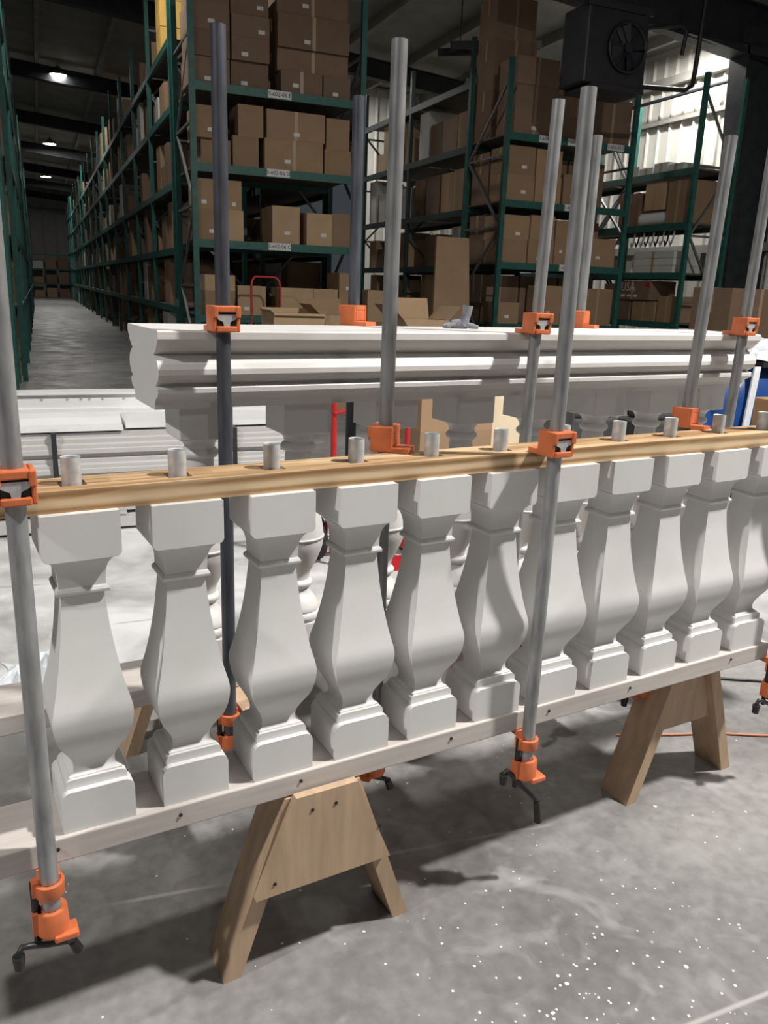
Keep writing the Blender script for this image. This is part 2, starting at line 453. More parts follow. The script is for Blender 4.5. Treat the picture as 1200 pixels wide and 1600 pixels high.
def balustrade_a():
    Hb = Z_RL0-Z_PL1
    root = thing('square_baluster', W(0, N_A, Z_PL1), TH, 'x', 'baluster', 'square balusters of the front balustrade')
    p = MB(); p.prism(rounded(.065, 0, .083, .018), -.065, .065, 'y')
    bevel(p.build('plinth', 'cast_white', root), .0025, 2)
    p = MB(); p.prism(rounded(.055, .080, .101, .012), -.053, .053, 'y')
    bevel(p.build('plinth_cushion', 'cast_white', root), .002, 2)
    prof = [(.047, .095), (.047, .103), None] + spline([(.044, .104), (.0385, .109), (.0365, .119), (.039, .132), (.0475, .150), (.0585, .170), (.0662, .194), (.0693, .216), (.0696, .229), (.0682, .241), (.0655, .253), (.0590, .280), (.0505, .325), (.0435, .372), (.0390, .415), (.0368, .440), (.0362, .453)], 4)
    prof += [None, (.0435, .454), (.0445, .456), (.0445, .460), None, (.0415, .465), None] + spline([(.0395, .4655), (.0395, .478), (.0405, .492), (.0445, .507), (.052, .518), (.061, .524)], 4)
    MB().squareloft(prof).build('shaft', 'cast_white', root)
    p = MB(); p.prism(rounded(.065, .523, Hb, .010, False), -.065, .065, 'y')
    bevel(p.build('top_block', 'cast_white', root), .0025, 2)
    # steel core pipe that passes up through the rail
    m = MB(); r, ri = .0165, .0135
    m.lathe([(ri, .55), (ri, .688), None, (r, .690), None, (r, .55)], 16, caps=False)
    m.build('core_pipe', 'pvc', root)
    names = ['leftmost square white baluster of the front row', 'second square white baluster from the left in the front row',
             'third square white baluster from the left in the front row', 'fourth square white baluster from the left in the front row',
             'fifth square white baluster from the left in the front row', 'sixth square white baluster, just left of the front grey pipe',
             'seventh square white baluster, just right of the front grey pipe', 'eighth square white baluster from the left in the front row',
             'ninth square white baluster from the left in the front row', 'tenth square white baluster from the left in the front row',
             'rightmost square white baluster of the front row, cut by the frame']
    for i in range(11):
        o = root if i == 0 else copy_tree(root)
        o.location = W(.198+.1835*i, N_A+random.uniform(-.002, .002), Z_PL1); o['label'] = names[i]
        o.rotation_euler = (0, 0, TH+random.uniform(-.012, .012))
    # pine rail with the drilled holes
    rail = thing('pine_rail', W(0, N_A, Z_RL0), TH, 'long knotty pine board lying across the tops of the front balusters', 'board')
    m = MB(); x0, x1 = -.12, 2.9; ya, yb = -.049, .049; h = Z_RL1-Z_RL0
    cuts = [x0]
    for i in range(11): cuts += [.198+.1835*i-.022, .198+.1835*i+.022]
    cuts.append(x1)
    for i in range(0, len(cuts)-1):
        if i % 2 == 0: m.box(cuts[i], cuts[i+1], ya, yb, 0, h)
        else:
            m.box(cuts[i], cuts[i+1], ya, -.020, 0, h); m.box(cuts[i], cuts[i+1], .020, yb, 0, h)
    m.build('board', 'pine', rail)
    # bottom plank
    pk = thing('white_plank', W(0, 0, Z_PL0), TH, 'long dusty white-painted plank carrying the front balusters', 'plank')
    o = MB().box(-.35, 2.13, 1.362, 1.512, 0, Z_PL1-Z_PL0).build('plank', 'plank', pk); bevel(o, .003, 2)
    for s in (.12, .345, .60, .98, 1.275, 1.555, 1.96):
        c = MB().lathe([(.0035, 0), (.0035, .004)], 8).build('screw', 'black', pk); c.location = (s, 1.363, .030); c.rotation_euler = (PI/2, 0, 0)
balustrade_a()

# ------------------------------------------------------------------ rear balustrade
N_B = 1.94
def balustrade_b():
    pl = thing('white_plank', W(0, 0, Z_PL0), TH, 'white-painted plank carrying the turned balusters of the rear balustrade', 'plank')
    bevel(MB().box(-.1, 2.62, 1.865, 2.035, 0, Z_PL1-Z_PL0).build('plank', 'plank', pl), .003, 2)
    root = thing('turned_baluster', W(0, N_B, Z_PL1), TH, 'x', 'baluster', 'turned balusters of the rear balustrade')
    bevel(MB().box(-.066, .066, -.066, .066, 0, .092).build('plinth', 'cast_white_b', root), .003, 2)
    prof = [(.060, .090)] + spline([(.062, .093), (.068, .102), (.066, .114), (.060, .119)], 3) + [None] + spline([(.062, .121), (.060, .132), (.050, .150), (.036, .168), (.032, .182)], 4) + [None] + \
        spline([(.036, .183), (.042, .190), (.042, .198), (.036, .204)], 3) + [None] + spline([(.033, .205), (.036, .225), (.054, .262), (.068, .300), (.0715, .325)], 5) + [None, (.0735, .326), (.0735, .331), None] + \
        spline([(.0715, .332), (.068, .36), (.057, .42), (.044, .48), (.036, .53), (.034, .565)], 4) + [None] + spline([(.040, .566), (.046, .573), (.046, .581), (.040, .588)], 3) + [None] + \
        spline([(.037, .589), (.040, .602), (.050, .614), (.063, .620)], 4)
    MB().lathe(prof, 32).build('shaft', 'cast_white_b', root)
    bevel(MB().box(-.066, .066, -.066, .066, .618, .701).build('top_block', 'cast_white_b', root), .003, 2)
    lbs = ['leftmost', 'second from left', 'third from left', 'fourth from left', 'fifth from left', 'sixth from left', 'seventh from left', 'rightmost']
    for i, s in enumerate((.572, .838, 1.10, 1.362, 1.625, 1.885, 2.125, 2.36)):
        o = root if i == 0 else copy_tree(root)
        o.location = W(s, N_B, Z_PL1); o['label'] = lbs[i]+' turned white baluster under the rear moulded rail'
    half = [(.142, 1.346), (.147, 1.342), (.147, 1.327), (.142, 1.323), (.138, 1.318), (.130, 1.309), (.119, 1.299), (.110, 1.294), (.104, 1.292),
            (.104, 1.290), (.114, 1.288), (.126, 1.282), (.136, 1.272), (.142, 1.260), (.142, 1.248), (.136, 1.237), (.126, 1.229), (.116, 1.226), (.114, 1.221),
            (.130, 1.219), (.132, 1.216), (.132, 1.206), (.126, 1.200), (.112, 1.194), (.102, 1.186), (.098, 1.178), (.098, 1.166)]
    poly = [(-o, z) for o, z in half] + [(o, z) for o, z in reversed(half)]
    poly = [(u, v-1.166) for u, v in poly]
    rl = thing('moulded_rail', W(0, N_B, 1.166), TH, 'thick white moulded handrail running along the top of the rear balustrade', 'rail')
    MB().prism(poly, .443, 2.46, 'x').build('moulding', 'cast_white_b', rl)
balustrade_b()

# ------------------------------------------------------------------ pipe clamps
def clamp(s, n, ztop, contact_top, contact_bot, side, label, pipe='galv', turn=0., tilt=0., hand=0., drop=0., pr=.0160, slope=1.):
    """side +1: pads point away from the camera (clamp stands in front), -1: pads point to the camera."""
    rz = TH + (0 if side > 0 else PI) + turn
    t = thing('pipe_clamp', W(s, n, contact_bot), rz, label, 'clamp', 'pipe clamps holding the balustrades')
    if tilt: t.rotation_euler = (0, tilt*(1 if side > 0 else -1), rz)
    zt = ztop-contact_bot; zc = contact_top-contact_bot
    ri = pr*.82
    m = MB(); m.lathe([(pr, -.125), None, (pr, zt-.0), None, (ri, zt), None, (ri, zt-.15)], 20, caps=False)
    m.build('pipe', pipe, t)
    # sliding tail stop
    jw = t
    b = MB()
    b.box(-.031, -.0225, -.026, .024, zc, zc+.056); b.box(.0225, .031, -.026, .024, zc, zc+.056)
    b.box(-.0225, .0225, -.030, .024, zc+.042, zc+.056); b.box(-.0225, .0225, -.030, .024, zc, zc+.013)
    b.box(-.0225, .0225, .019, .024, zc+.013, zc+.042)
    b.box(-.031, -.020, -.032, -.024, zc+.030, zc+.056); b.box(.020, .031, -.032, -.024, zc+.030, zc+.056)
    body = bevel(b.build('tail_stop', 'orange', jw), .003, 2)
    MB().prism([(-.030, 0), (.030, 0), (.026, .060), (-.026, .060)], zc+.0005, zc+.011, 'z').build('tail_pad', 'orange', jw)
    MB().prism([(-.006, zc+.010), (.006, zc+.010), (.008, zc+.022), (.021, zc+.028), (.021, zc+.038), (-.021, zc+.038), (-.021, zc+.028), (-.008, zc+.022)], -.0265, -.0225, 'y').build('clutch_plate', 'steel', body)
    MB().box(-.021, .021, -.022, -.0175, zc+.013, zc+.042).build('clutch_plate', 'black', body)
    MB().lathe([(pr+.001, zc-.002), (pr+.001, zc+.001), None, (.024, zc+.001)], 20, caps=False).build('pipe_guide', 'orange', body)
    # screw head below
    m = MB(); m.lathe([(pr+.001, -.036), (.0245, -.036), None, (.0255, -.034), (.0255, -.010), None, (pr+.0012, -.010)], 24, caps=False)
    m.prism([(-.020, -.004), (.020, -.004), (.018, .060), (-.018, .060)], -.012, -.0005, 'z')
    m.box(-.031, -.018, -.006, .012, -.034, -.004)
    hd = m.build('moving_jaw', 'orange', t)
    m = MB(); m.lathe([(pr+.001, -.066), (.0255, -.066), None, (.0265, -.068), (.0285, -.112), None, (.026, -.118), (pr, -.118)], 24, caps=False)
    m.box(-.034, -.018, -.010, .014, -.112, -.066)
    head = m.build('screw_head', 'orange', t)
    bevel(MB().box(-.002, .040, -.034, .004, -.122, -.109).build('lug', 'orange', head), .003, 2)
    MB().tube([(-.027, .002, -.14), (-.027, .002, -.005)], .0065, 8).build('screw', 'black', t)
    c, sn = math.cos(hand), math.sin(hand)
    def hp(u, z): return (-.012+u*c, -.008+u*sn, z-u*.55*(slope-1))
    h = MB()
    h.tube([hp(-.052, -.152), hp(-.052, -.128), hp(-.045, -.117), hp(-.03, -.122), hp(0, -.138), hp(.03, -.150), hp(.045, -.158), hp(.052, -.178-drop)], .006, 8)
    h.tube([hp(-.052, -.158), hp(-.052, -.132)], .011, 10, rs=[.009, .0115])
    h.tube([hp(.044, -.158), hp(.053, -.182-drop)], .010, 10, rs=[.0085, .010])
    h.build('crank_handle', 'black', t)
    return t
clamp(.099, 1.336, 1.86, Z_RL1, Z_PL0, 1, 'grey pipe clamp at the far left front of the pine board', hand=.25)
clamp(1.192, 1.336, 1.845, Z_RL1, Z_PL0, 1, 'grey pipe clamp in front of the balusters, right of middle', turn=.0, hand=-.25, drop=.03, slope=2.2)
clamp(.862, 1.515, 1.915, Z_RL1, Z_PL0, -1, 'tallest central grey pipe clamp, seated behind the pine board', turn=.75, hand=2.3)
clamp(1.79, 1.515, 1.865, Z_RL1, Z_PL0, -1, 'leaning grey pipe clamp behind the pine board at right', turn=.35, tilt=.065, hand=2.5)
clamp(2.14, 1.336, 1.86, Z_RL1, Z_PL0, 1, 'pipe clamp at the right end, only its black crank in frame', hand=-.1)
clamp(.580, 1.762, 1.95, 1.346, Z_PL0, 1, 'tall black pipe clamp on the front of the rear moulded rail', 'blackpipe', hand=.5)
clamp(1.445, 1.762, 1.93, 1.346, Z_PL0, 1, 'grey pipe clamp on the front of the rear rail, near middle', 'galv', tilt=.02, hand=.4)
clamp(2.305, 1.762, 1.94, 1.346, Z_PL0, 1, 'grey pipe clamp on the front of the rear rail, far right', 'galv', tilt=.02, hand=.1)
clamp(1.085, 2.118, 1.945, 1.346, Z_PL0, -1, 'dark pipe clamp behind the rear rail, left of middle', 'blackpipe', turn=.5)
clamp(1.945, 2.118, 1.945, 1.346, Z_PL0, -1, 'light grey pipe clamp behind the rear rail, right of middle', 'galv', turn=.5)

# ------------------------------------------------------------------ sawhorses
def sawhorse(sc, n0, gusset_out, label, spread=.23, length=1.05):
    t = thing('sawhorse', W(sc, n0, 0), TH, label, 'sawhorse', 'plywood sawhorses under the balustrades')
    top = Z_PL0-.001
    MB().box(-.045, .045, .022, length, top-.10, top).build('beam', 'ply', t)
    for y0 in (.0, length-.09):
        for sg in (-1, 1):
            a, b = sg*.048, sg*.088
            c, d = sg*(spread-.04), sg*spread
            q = sorted
            bx0, bx1 = q((c, d)); tx0, tx1 = q((a, b))
            MB().hexa([(bx0, y0, 0), (bx1, y0, 0), (bx1, y0+.105, 0), (bx0, y0+.105, 0)],
                      [(tx0, y0, top-.002), (tx1, y0, top-.002), (tx1, y0+.105, top-.002), (tx0, y0+.105, top-.002)]).build('leg', 'ply', t)
    z0 = .20
    k = (spread-.088)/top
    for y in ((-.02 if gusset_out else .026), length-.02):
        w0 = .088+k*(top-z0); g = 0 if (gusset_out or y > .5) else -.03
        m = MB().prism([(-w0-g*0, z0), (w0, z0), (.072, top+(.008 if (gusset_out and y < 0) else -.004)), (-.072, top+(.008 if (gusset_out and y < 0) else -.004))], y, y+.019, 'y')
        gp = m.build('gusset', 'ply', t)
        if y < .5:
            for (x, z) in ((-.035, top-.03), (.02, top-.03), (w0*.93-.02, z0+.09), (-w0*.93+.03, z0+.03)):
                s_ = MB().lathe([(.004, 0), (.004, .002)], 8).build('screw', 'black', gp); s_.location = (x, y, z); s_.rotation_euler = (PI/2, 0, 0)
    return t
sawhorse(.652, 1.358, True, 'plywood sawhorse with a trapezoid gusset under the left of the plank')
sawhorse(1.905, 1.425, False, 'plywood sawhorse under the right of the plank')

# ------------------------------------------------------------------ cartons
_cm = {}
def carton(x0, x1, y0, d, z0, z1, label, kind='cardboard', group=None, tape=True, sticker=True, flat=False, name='carton', rz=0.):
    w, h = x1-x0, z1-z0
    t = thing(name, ((x0+x1)/2, y0, z0), rz, label, 'box', group)
    k = (round(w, 2), round(d, 2), round(h, 2), kind)
    if k not in _cm:
        m = MB(); g = .004
        m.box(-w/2, w/2, 0, d, 0, h-.004)
        m.box(-w/2, w/2, 0, d/2-g, h-.004, h); m.box(-w/2, w/2, d/2+g, d, h-.004, h)
        _cm[k] = m.mesh('carton_body', kind)
    link('body', _cm[k], t)
    if tape:
        MB().box(-w/2-.002, -w/2, d/2-.03, d/2+.03, h*.6, h+.002).box(-w/2, w/2, d/2-.03, d/2+.03, h, h+.003).build('tape', 'tape', t)
        if w > .6: MB().box(-.025, .025, -.002, 0, 0, h).build('tape', 'tape', t)
    if sticker and random.random() < .7:
        sx = random.uniform(-.2, .3)*w; sw = min(.045, w*.1); sz = h*random.uniform(.12, .3) if not flat else h*.6
        MB().box(sx-sw, sx+sw, -.003, 0, sz, sz+.05).build('shipping_label', 'sticker', t)
    return t
F1 = {
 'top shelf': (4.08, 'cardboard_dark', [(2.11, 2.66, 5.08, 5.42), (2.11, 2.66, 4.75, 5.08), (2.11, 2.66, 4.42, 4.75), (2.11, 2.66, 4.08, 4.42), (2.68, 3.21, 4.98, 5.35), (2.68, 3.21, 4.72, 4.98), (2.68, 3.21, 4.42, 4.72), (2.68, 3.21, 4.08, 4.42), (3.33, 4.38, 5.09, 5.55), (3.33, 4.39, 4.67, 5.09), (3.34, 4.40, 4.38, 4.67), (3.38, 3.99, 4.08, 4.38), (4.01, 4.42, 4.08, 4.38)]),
 'second shelf': (3.05, 'cardboard', [(2.16, 2.60, 3.39, 3.80), (2.24, 2.66, 3.05, 3.39), (2.68, 3.05, 3.05, 3.46), (2.76, 3.12, 3.46, 3.87), (3.17, 4.04, 3.47, 3.85), (4.06, 4.42, 3.40, 3.82), (3.14, 4.02, 3.05, 3.47), (4.04, 4.45, 3.05, 3.40)]),
 'third shelf': (2.04, 'cardboard', [(2.15, 2.51, 2.46, 2.86), (2.53, 2.80, 2.46, 2.86), (2.15, 2.47, 2.04, 2.46), (2.48, 2.82, 2.04, 2.46), (3.26, 3.68, 2.04, 2.57), (3.78, 4.18, 2.04, 2.50), (4.19, 4.49, 2.04, 2.52)]),
}
def posword(lst, i):
    x0, x1, z0, z1 = lst[i]
    cols = sorted(range(len(lst)), key=lambda k: (round(lst[k][0]+lst[k][1], 2), lst[k][2]))
    return ORD[cols.index(i)]
for lev, (z, kind, lst) in F1.items():
    for i, (x0, x1, z0, z1) in enumerate(lst):
        carton(x0, x1, 12.21+random.uniform(0, .08), random.uniform(.55, .75), z0, z1,
               f'brown carton, {posword(lst, i)} from left on the {lev}, rack above the hand truck', kind if random.random() > .15 else 'cardboard_light' if lev != 'top shelf' else 'cardboard_dark')

# ------------------------------------------------------------------ pallet racks
_rm = {}
def rmesh(key, fn):
    if key not in _rm: _rm[key] = fn()
    return _rm[key]
def rack(loc, rz, L, depth, levels, height, label, group=None, detail=2, posts='both', green='rack_green', codes=None, z_label=None):
    """local x along the beams, face at y = 0, y into the rack"""
    t = thing('pallet_rack', loc, rz, label, 'rack', group)
    pm = rmesh(('post', height, green), lambda: MB().box(-.04, .04, -.035, .035, 0, height).mesh('post', green))
    xs = [0, L] if posts == 'both' else [0]
    for x in xs:
        link('post', pm, t, (x, .035, 0)); link('post', pm, t, (x, depth-.035, 0))
        if detail >= 1:
            z = .3; k = 0
            while z < height-.3:
                m = rmesh(('hb', depth), lambda: MB().bar((0, .07, 0), (0, depth-.07, 0), .035, .035).mesh('brace', 'galvbrace'))
                link('brace', m, t, (x, 0, z))
                if z+1.1 < height:
                    up = k % 2
                    m = rmesh(('db', depth, up), lambda: MB().bar((0, .07, 0 if not up else 1.1), (0, depth-.07, 1.1 if not up else 0), .035, .035).mesh('brace', 'galvbrace'))
                    link('brace', m, t, (x, 0, z))
                z += 1.1; k += 1
    bm_ = rmesh(('beam', L, green), lambda: MB().box(.04, L-.04, 0, .05, -.11, 0).mesh('beam', green))
    dk = rmesh(('deck', L, depth), lambda: MB().box(.04, L-.04, .05, depth-.05, -.03, -.004).mesh('deck', 'deck'))
    for j, z in enumerate(levels):
        b = link('beam', bm_, t, (0, 0, z))
        if detail >= 1: link('beam', bm_, t, (0, depth-.05, z))
        link('deck', dk, t, (0, 0, z))
        if codes and j < len(codes):
            for (cx, tx) in codes[j]:
                pl = MB().box(cx-.17, cx+.17, -.004, 0, -.10, .002).build('location_label', 'sticker', b)
                text(tx, .075, 'ink', b, (cx, -.0055, -.05))
    return t
rack((2.12, 12.15, 0), 0, 2.48, 1.5, [1.0, 2.04, 3.05, 4.08], 5.6, 'green pallet rack of cartons facing the camera beside the long aisle',
     codes=[[], [(1.22, '5-602-06 C')], [(1.20, '5-602-06 D')], [(1.22, '5-602-06 E')]])
rack((7.08, 12.15, 0), 0, 2.48, 1.35, [.95, 1.95, 2.92, 3.93], 5.0, 'green pallet rack of cartons facing the camera beneath the hanging heater',
     codes=[[(1.5, '5-604-01 B')], [(1.35, '5-604-01 C')], [(1.35, '5-604-01 D')], [(.75, '5-604-01 E'), (1.3, '5-604-02 E'), (2.1, '5-604-03 E')]])
M1 = {
 'top shelf': (3.93, 'cardboard_dark', [(7.22, 7.98, 4.66, 5.06), (7.22, 7.98, 4.30, 4.66), (7.22, 7.98, 3.93, 4.30), (8.10, 8.72, 4.28, 4.66), (8.76, 9.5, 3.93, 4.62), (8.10, 8.74, 3.93, 4.28)]),
 'second shelf': (2.92, 'cardboard', [(7.16, 7.66, 3.33, 3.75), (7.16, 7.68, 2.92, 3.33), (7.69, 8.18, 3.33, 3.74), (7.70, 8.20, 2.92, 3.33), (8.25, 8.62, 2.92, 3.40)]),
 'third shelf': (1.95, 'cardboard', [(7.13, 7.66, 2.32, 2.70), (7.67, 8.14, 2.34, 2.72), (7.14, 7.64, 1.95, 2.32), (7.66, 8.16, 1.95, 2.34), (8.18, 8.46, 1.95, 2.66), (8.94, 9.46, 1.95, 2.42)]),
 'bottom shelf': (.95, 'cardboard', [(7.14, 7.56, .95, 1.30), (8.04, 8.40, .95, 1.60), (8.56, 8.84, .95, 1.40), (8.87, 9.50, .95, 1.58)]),
}
for lev, (z, kind, lst) in M1.items():
    for i, (x0, x1, z0, z1) in enumerate(lst):
        carton(x0, x1, 12.21+random.uniform(0, .03), random.uniform(.52, .6), z0, z1,
               f'brown carton, {posword(lst, i)} from left on the {lev}, rack beneath the heater', kind)
for lev, z, h in (('bottom shelf', .95, .8), ('third shelf', 1.95, .78), ('second shelf', 2.92, .8)):  # dark cartons added to cover the bright wall and darken the shelf gaps
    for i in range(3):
        carton(7.16+.8*i, 7.92+.8*i, 12.86, .56, z, z+h, f'added dark filler carton at the back of the {lev}, {["left", "middle", "right"][i]}, rack beneath the heater', 'cardboard_dark', sticker=False)
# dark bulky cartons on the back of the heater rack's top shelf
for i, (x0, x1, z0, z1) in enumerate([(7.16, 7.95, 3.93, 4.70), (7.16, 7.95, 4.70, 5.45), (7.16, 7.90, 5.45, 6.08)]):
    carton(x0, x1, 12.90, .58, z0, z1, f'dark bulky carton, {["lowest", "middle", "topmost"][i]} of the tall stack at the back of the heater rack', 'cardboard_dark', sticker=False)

# rack rows running away from the camera. local x along +Y after turning
LV = [1.05, 1.98, 2.98, 4.1, 5.05]
GC1 = 'cartons on the shelves along the right side of the long aisle'
COLW = {'cardboard': 'brown', 'cardboard_dark': 'dark brown', 'cardboard_light': 'tan', 'carton_white': 'white'}
def fill_bay(faceX, y0, L, levels, into, where, group, density, first=False, minlev=0, maxlev=9):
    for li, z in enumerate([0]+levels):
        if li < minlev or li > maxlev: continue
        cnt = 0; lw = 'floor level' if li == 0 else ORD[li-1]+' shelf'
        room = (levels[li] if li < len(levels) else z+1.1)-z-.14
        y = y0+.1
        while y < y0+L-.35:
            w = random.uniform(.35, .65)
            if random.random() < density:
                h = min(room, random.uniform(.35, .95))
                kind = random.choice(['cardboard', 'cardboard', 'cardboard_dark', 'cardboard_dark', 'cardboard_light', 'carton_white'])
                d = random.uniform(.45, .8)
                off = random.uniform(.04, .15)
                k = (round(w, 1), round(d, 1), round(h, 1), kind, 'p')
                ww, dd, hh = max(.3, k[0]), k[1], min(room, max(.3, k[2]))
                if y+ww > y0+L-.06: break
                t = thing('carton', (faceX+into*(off), y+ww/2, z), 0, f'{COLW[kind]} carton, {ORD[cnt]} from near end, {lw}, {where}', 'box', group); cnt += 1
                key = (ww, dd, round(hh, 2), kind, into)
                if key not in _cm:
                    m = MB()
                    if into > 0: m.box(0, dd, -ww/2, ww/2, 0, hh).box(.01, dd-.01, -.03, .03, hh, hh+.003)
                    else: m.box(-dd, 0, -ww/2, ww/2, 0, hh).box(-dd+.01, -.01, -.03, .03, hh, hh+.003)
                    _cm[key] = m.mesh('carton_body', kind)
                link('body', _cm[key], t)
            y += max(w, round(w, 1))+random.uniform(.02, .12)
yb = 14.1; LB = 2.7
for i in range(18):
    det = 2 if i < 4 else (1 if i < 8 else 0)
    rack((2.1, yb+LB, 0), -PI/2, LB, 1.2, LV, 6.1 if i % 3 else 6.3, f'{ORD[i]} green rack bay along the right side of the long aisle', 'rack bays right of the long aisle', det, posts='one' if i else 'both')
    if i < 14: fill_bay(2.1, yb, LB, LV, 1, f'{ORD[i]} bay right of the long aisle', GC1, .78 if i < 2 else (.5 if i < 6 else .26), maxlev=4 if i == 0 else 9)
    yb += LB
# tall yellow cartons on the top of the first bay
for i, z in enumerate((5.06, 5.46, 5.86)):
    t = carton(2.14, 2.9, 15.1, .5, z, z+.39, f'yellow carton, {["lowest", "middle", "topmost"][i]} of the stack high on the first aisle bay', 'cardboard_yellow', sticker=False)
# left side of the long aisle
rack((-2.95, 11.35, 0), 0, 2.6, 1.05, LV[:4], 5.9, 'green pallet rack end bay at the left edge of the picture', None, 2)
yb = 12.6
for i in range(12):
    # face toward +X
    rack((-.22, yb, 0), PI/2, LB, 1.2, LV, 6.1, f'{ORD[i]} green rack bay along the left side of the long aisle', 'rack bays left of the long aisle', 1 if i < 3 else 0, posts='one')
    if i < 5: fill_bay(-.22, yb, LB, LV, -1, f'{ORD[i]} bay left of the long aisle', 'cartons along the left side of the long aisle', .5 if i < 3 else .3)
    yb += LB
# cartons on the shelf bay at the far end wall
rack((-1.2, 65.6, 0), 0, 5.2, 1.0, [1.0, 2.0, 3.0], 4.0, 'low rack of clutter against the far end wall of the aisle', None, 0)
for j, z in enumerate((0, 1.0, 2.0)):
    for i in range(6):
        carton(-1.1+.85*i, -.4+.85*i, 65.7, .6, z, z+random.uniform(.4, .8), f'carton, {ORD[i]} from left, {["floor level", "middle shelf", "top shelf"][j]}, low rack at far end wall', random.choice(['cardboard', 'cardboard_dark', 'carton_white']), 'cartons at the far end wall', False, False)
# middle row, seen along its dark side
LV2 = [.95, 1.9, 2.86, 3.9, 4.92]
for i in range(2):
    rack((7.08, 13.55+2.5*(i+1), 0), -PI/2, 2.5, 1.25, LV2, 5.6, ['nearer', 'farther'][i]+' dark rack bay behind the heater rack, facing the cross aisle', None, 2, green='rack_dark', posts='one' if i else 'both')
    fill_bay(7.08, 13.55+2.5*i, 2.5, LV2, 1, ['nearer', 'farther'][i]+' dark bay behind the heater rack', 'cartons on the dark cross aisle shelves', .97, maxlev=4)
# right row by the panelled wall
LV3 = [1.05, 1.90, 2.72, 3.58]
rack((10.2, 14.0, 0), -PI/2, 2.65, .9, LV3, 5.0, 'green rack by the white panelled wall, right of the heater rack', None, 2)
rack((10.2, 16.75, 0), -PI/2, 2.65, .9, LV3, 5.0, 'second green rack along the white panelled wall, partly hidden', None, 1)
def side_carton(name, y0, y1, x0, d, z0, z1, kind, label, cat='box'):
    t = thing(name, (x0, (y0+y1)/2, z0), 0, label, cat)
    w = y1-y0; h = z1-z0
    MB().box(0, d, -w/2, w/2, 0, h-.004).box(0, d, -w/2, -.004, h-.004, h).box(0, d, .004, w/2, h-.004, h).build('body', kind, t)
    MB().box(-.003, 0, -.03, .03, 0, h).build('tape', 'tape', t)
    return t
side_carton('carton', 12.1, 12.6, 10.28, .6, 2.98, 3.44, 'cardboard_light', 'light brown carton on the wall rack above the white roll')
side_carton('carton', 11.5, 12.0, 10.28, .7, 2.72, 3.42, 'cardboard', 'tall brown carton beside the white roll on the wall rack')
side_carton('carton', 12.75, 13.3, 10.28, .7, 2.72, 3.3, 'cardboard_dark', 'dark carton at the back end of the wall rack shelf')
side_carton('carton', 12.0, 12.62, 10.28, .7, 1.05, 1.40, 'cardboard', 'brown carton under the red and white lettered box')
side_carton('carton', 12.7, 13.5, 10.28, .7, 1.05, 1.7, 'cardboard_dark', 'dark brown carton at the left of the wall rack bottom shelf')
side_carton('carton', 11.5, 11.95, 10.30, .7, 1.05, 1.5, 'cardboard', 'brown carton by the near post of the wall rack')
for i in range(3):
    o = side_carton('white_tray', 11.65, 12.7, 10.26, .6, 1.90+.125*i, 2.02+.125*i, 'carton_white', f'flat white tray box, {["bottom", "middle", "top"][i]} of the stack on the wall rack', 'tray')
for i in range(4):
    side_carton('white_tray', 11.7+.38*i, 12.05+.38*i, 10.26, .7, 3.58, 3.70+.05*(i % 2), 'carton_white', f'flat white box on the wall rack top shelf, {ORD[i]} from the near post', 'tray')
o = MB().tube([(10.42, 11.6, 2.84), (10.42, 12.9, 2.84)], .12, 16).build('foam_roll', 'foam_white'); tag(o, 'white foam roll lying on the wall rack shelf', 'roll')
# lettered box
t = side_carton('printed_box', 12.15, 13.1, 10.24, .6, 1.42, 1.76, 'cardboard_dark', 'dark box with white lettering and red marks on the wall rack')
for (yy, w_) in ((-.42, .12), (.36, .10), (.18, .08)):
    MB().box(-.004, 0, yy-w_/2, yy+w_/2, .22, .31).build('red_mark', 'red', t)
text('USA', .22, 'sticker', t, (-.006, 0.12, .22), (PI/2, 0, -PI/2))
for yy in (.25, .08, -.10): MB().box(-.004, 0, yy-.06, yy+.05, .05, .09).build('white_mark', 'sticker', t)
# hanging hooks and brackets on the wall rack
for i in range(9):
    y = 11.75+.13*i
    o = MB().tube([(10.3, y, 2.60), (10.3, y+.02, 2.45), (10.3, y+.07, 2.36), (10.3, y+.10, 2.44)], .016, 6).build('hanging_bracket', 'black' if i % 2 else 'steel')
    tag(o, f'small curved {"black" if i % 2 else "grey"} bracket under the wall rack shelf, {ORD[i]} from the near post', 'bracket', 'brackets under the wall rack shelf')

# ------------------------------------------------------------------ unit heater
def heater():
    t = thing('unit_heater', (7.78, 10.5, 4.35), 0, 'dark unit heater with a fan hanging from the roof', 'heater')
    m = MB(); m.box(-.52, .52, .0, .6, 0, 1.0)
    bevel(m.build('cabinet', 'heater', t), .02, 2)
    MB().box(-.56, .56, -.03, .02, .95, 1.04).build('top_flange', 'heater', t)
    MB().box(-.42, .50, -.05, .6, -.07, 0).build('drip_pan', 'heater', t)
    f = MB(); f.lathe([(.30, -.03), (.33, -.03), (.33, .03), (.30, .03), (.30, -.03)], 28, caps=False); fr = f.build('fan_ring', 'black', t); fr.location = (.15, -.03, .5); fr.rotation_euler = (PI/2, 0, 0)
    for k in range(4):
        b = MB().hexa([(-.05, .03, -.01), (.05, .03, .02), (.05, .03, .025), (-.05, .03, -.005)], [(-.11, .28, -.02), (.11, .28, .03), (.11, .28, .035), (-.11, .28, -.015)]).build('fan_blade', 'heater', fr)
        b.rotation_euler = (0, 0, k*PI/2+.4)
    MB().lathe([(.07, -.02), (.07, .04)], 16).build('hub', 'heater', fr)
    for k in range(6):
        a = k*PI/3
        MB().bar((.05*math.cos(a), .05*math.sin(a), .035), (.31*math.cos(a), .31*math.sin(a), .035), .01, .01).build('guard_wire', 'black', fr)
    for x in (-.45, .45): MB().tube([(x, .3, 1.0), (x, .3, 2.35)], .012, 6).build('hanger_rod', 'rafter', t)
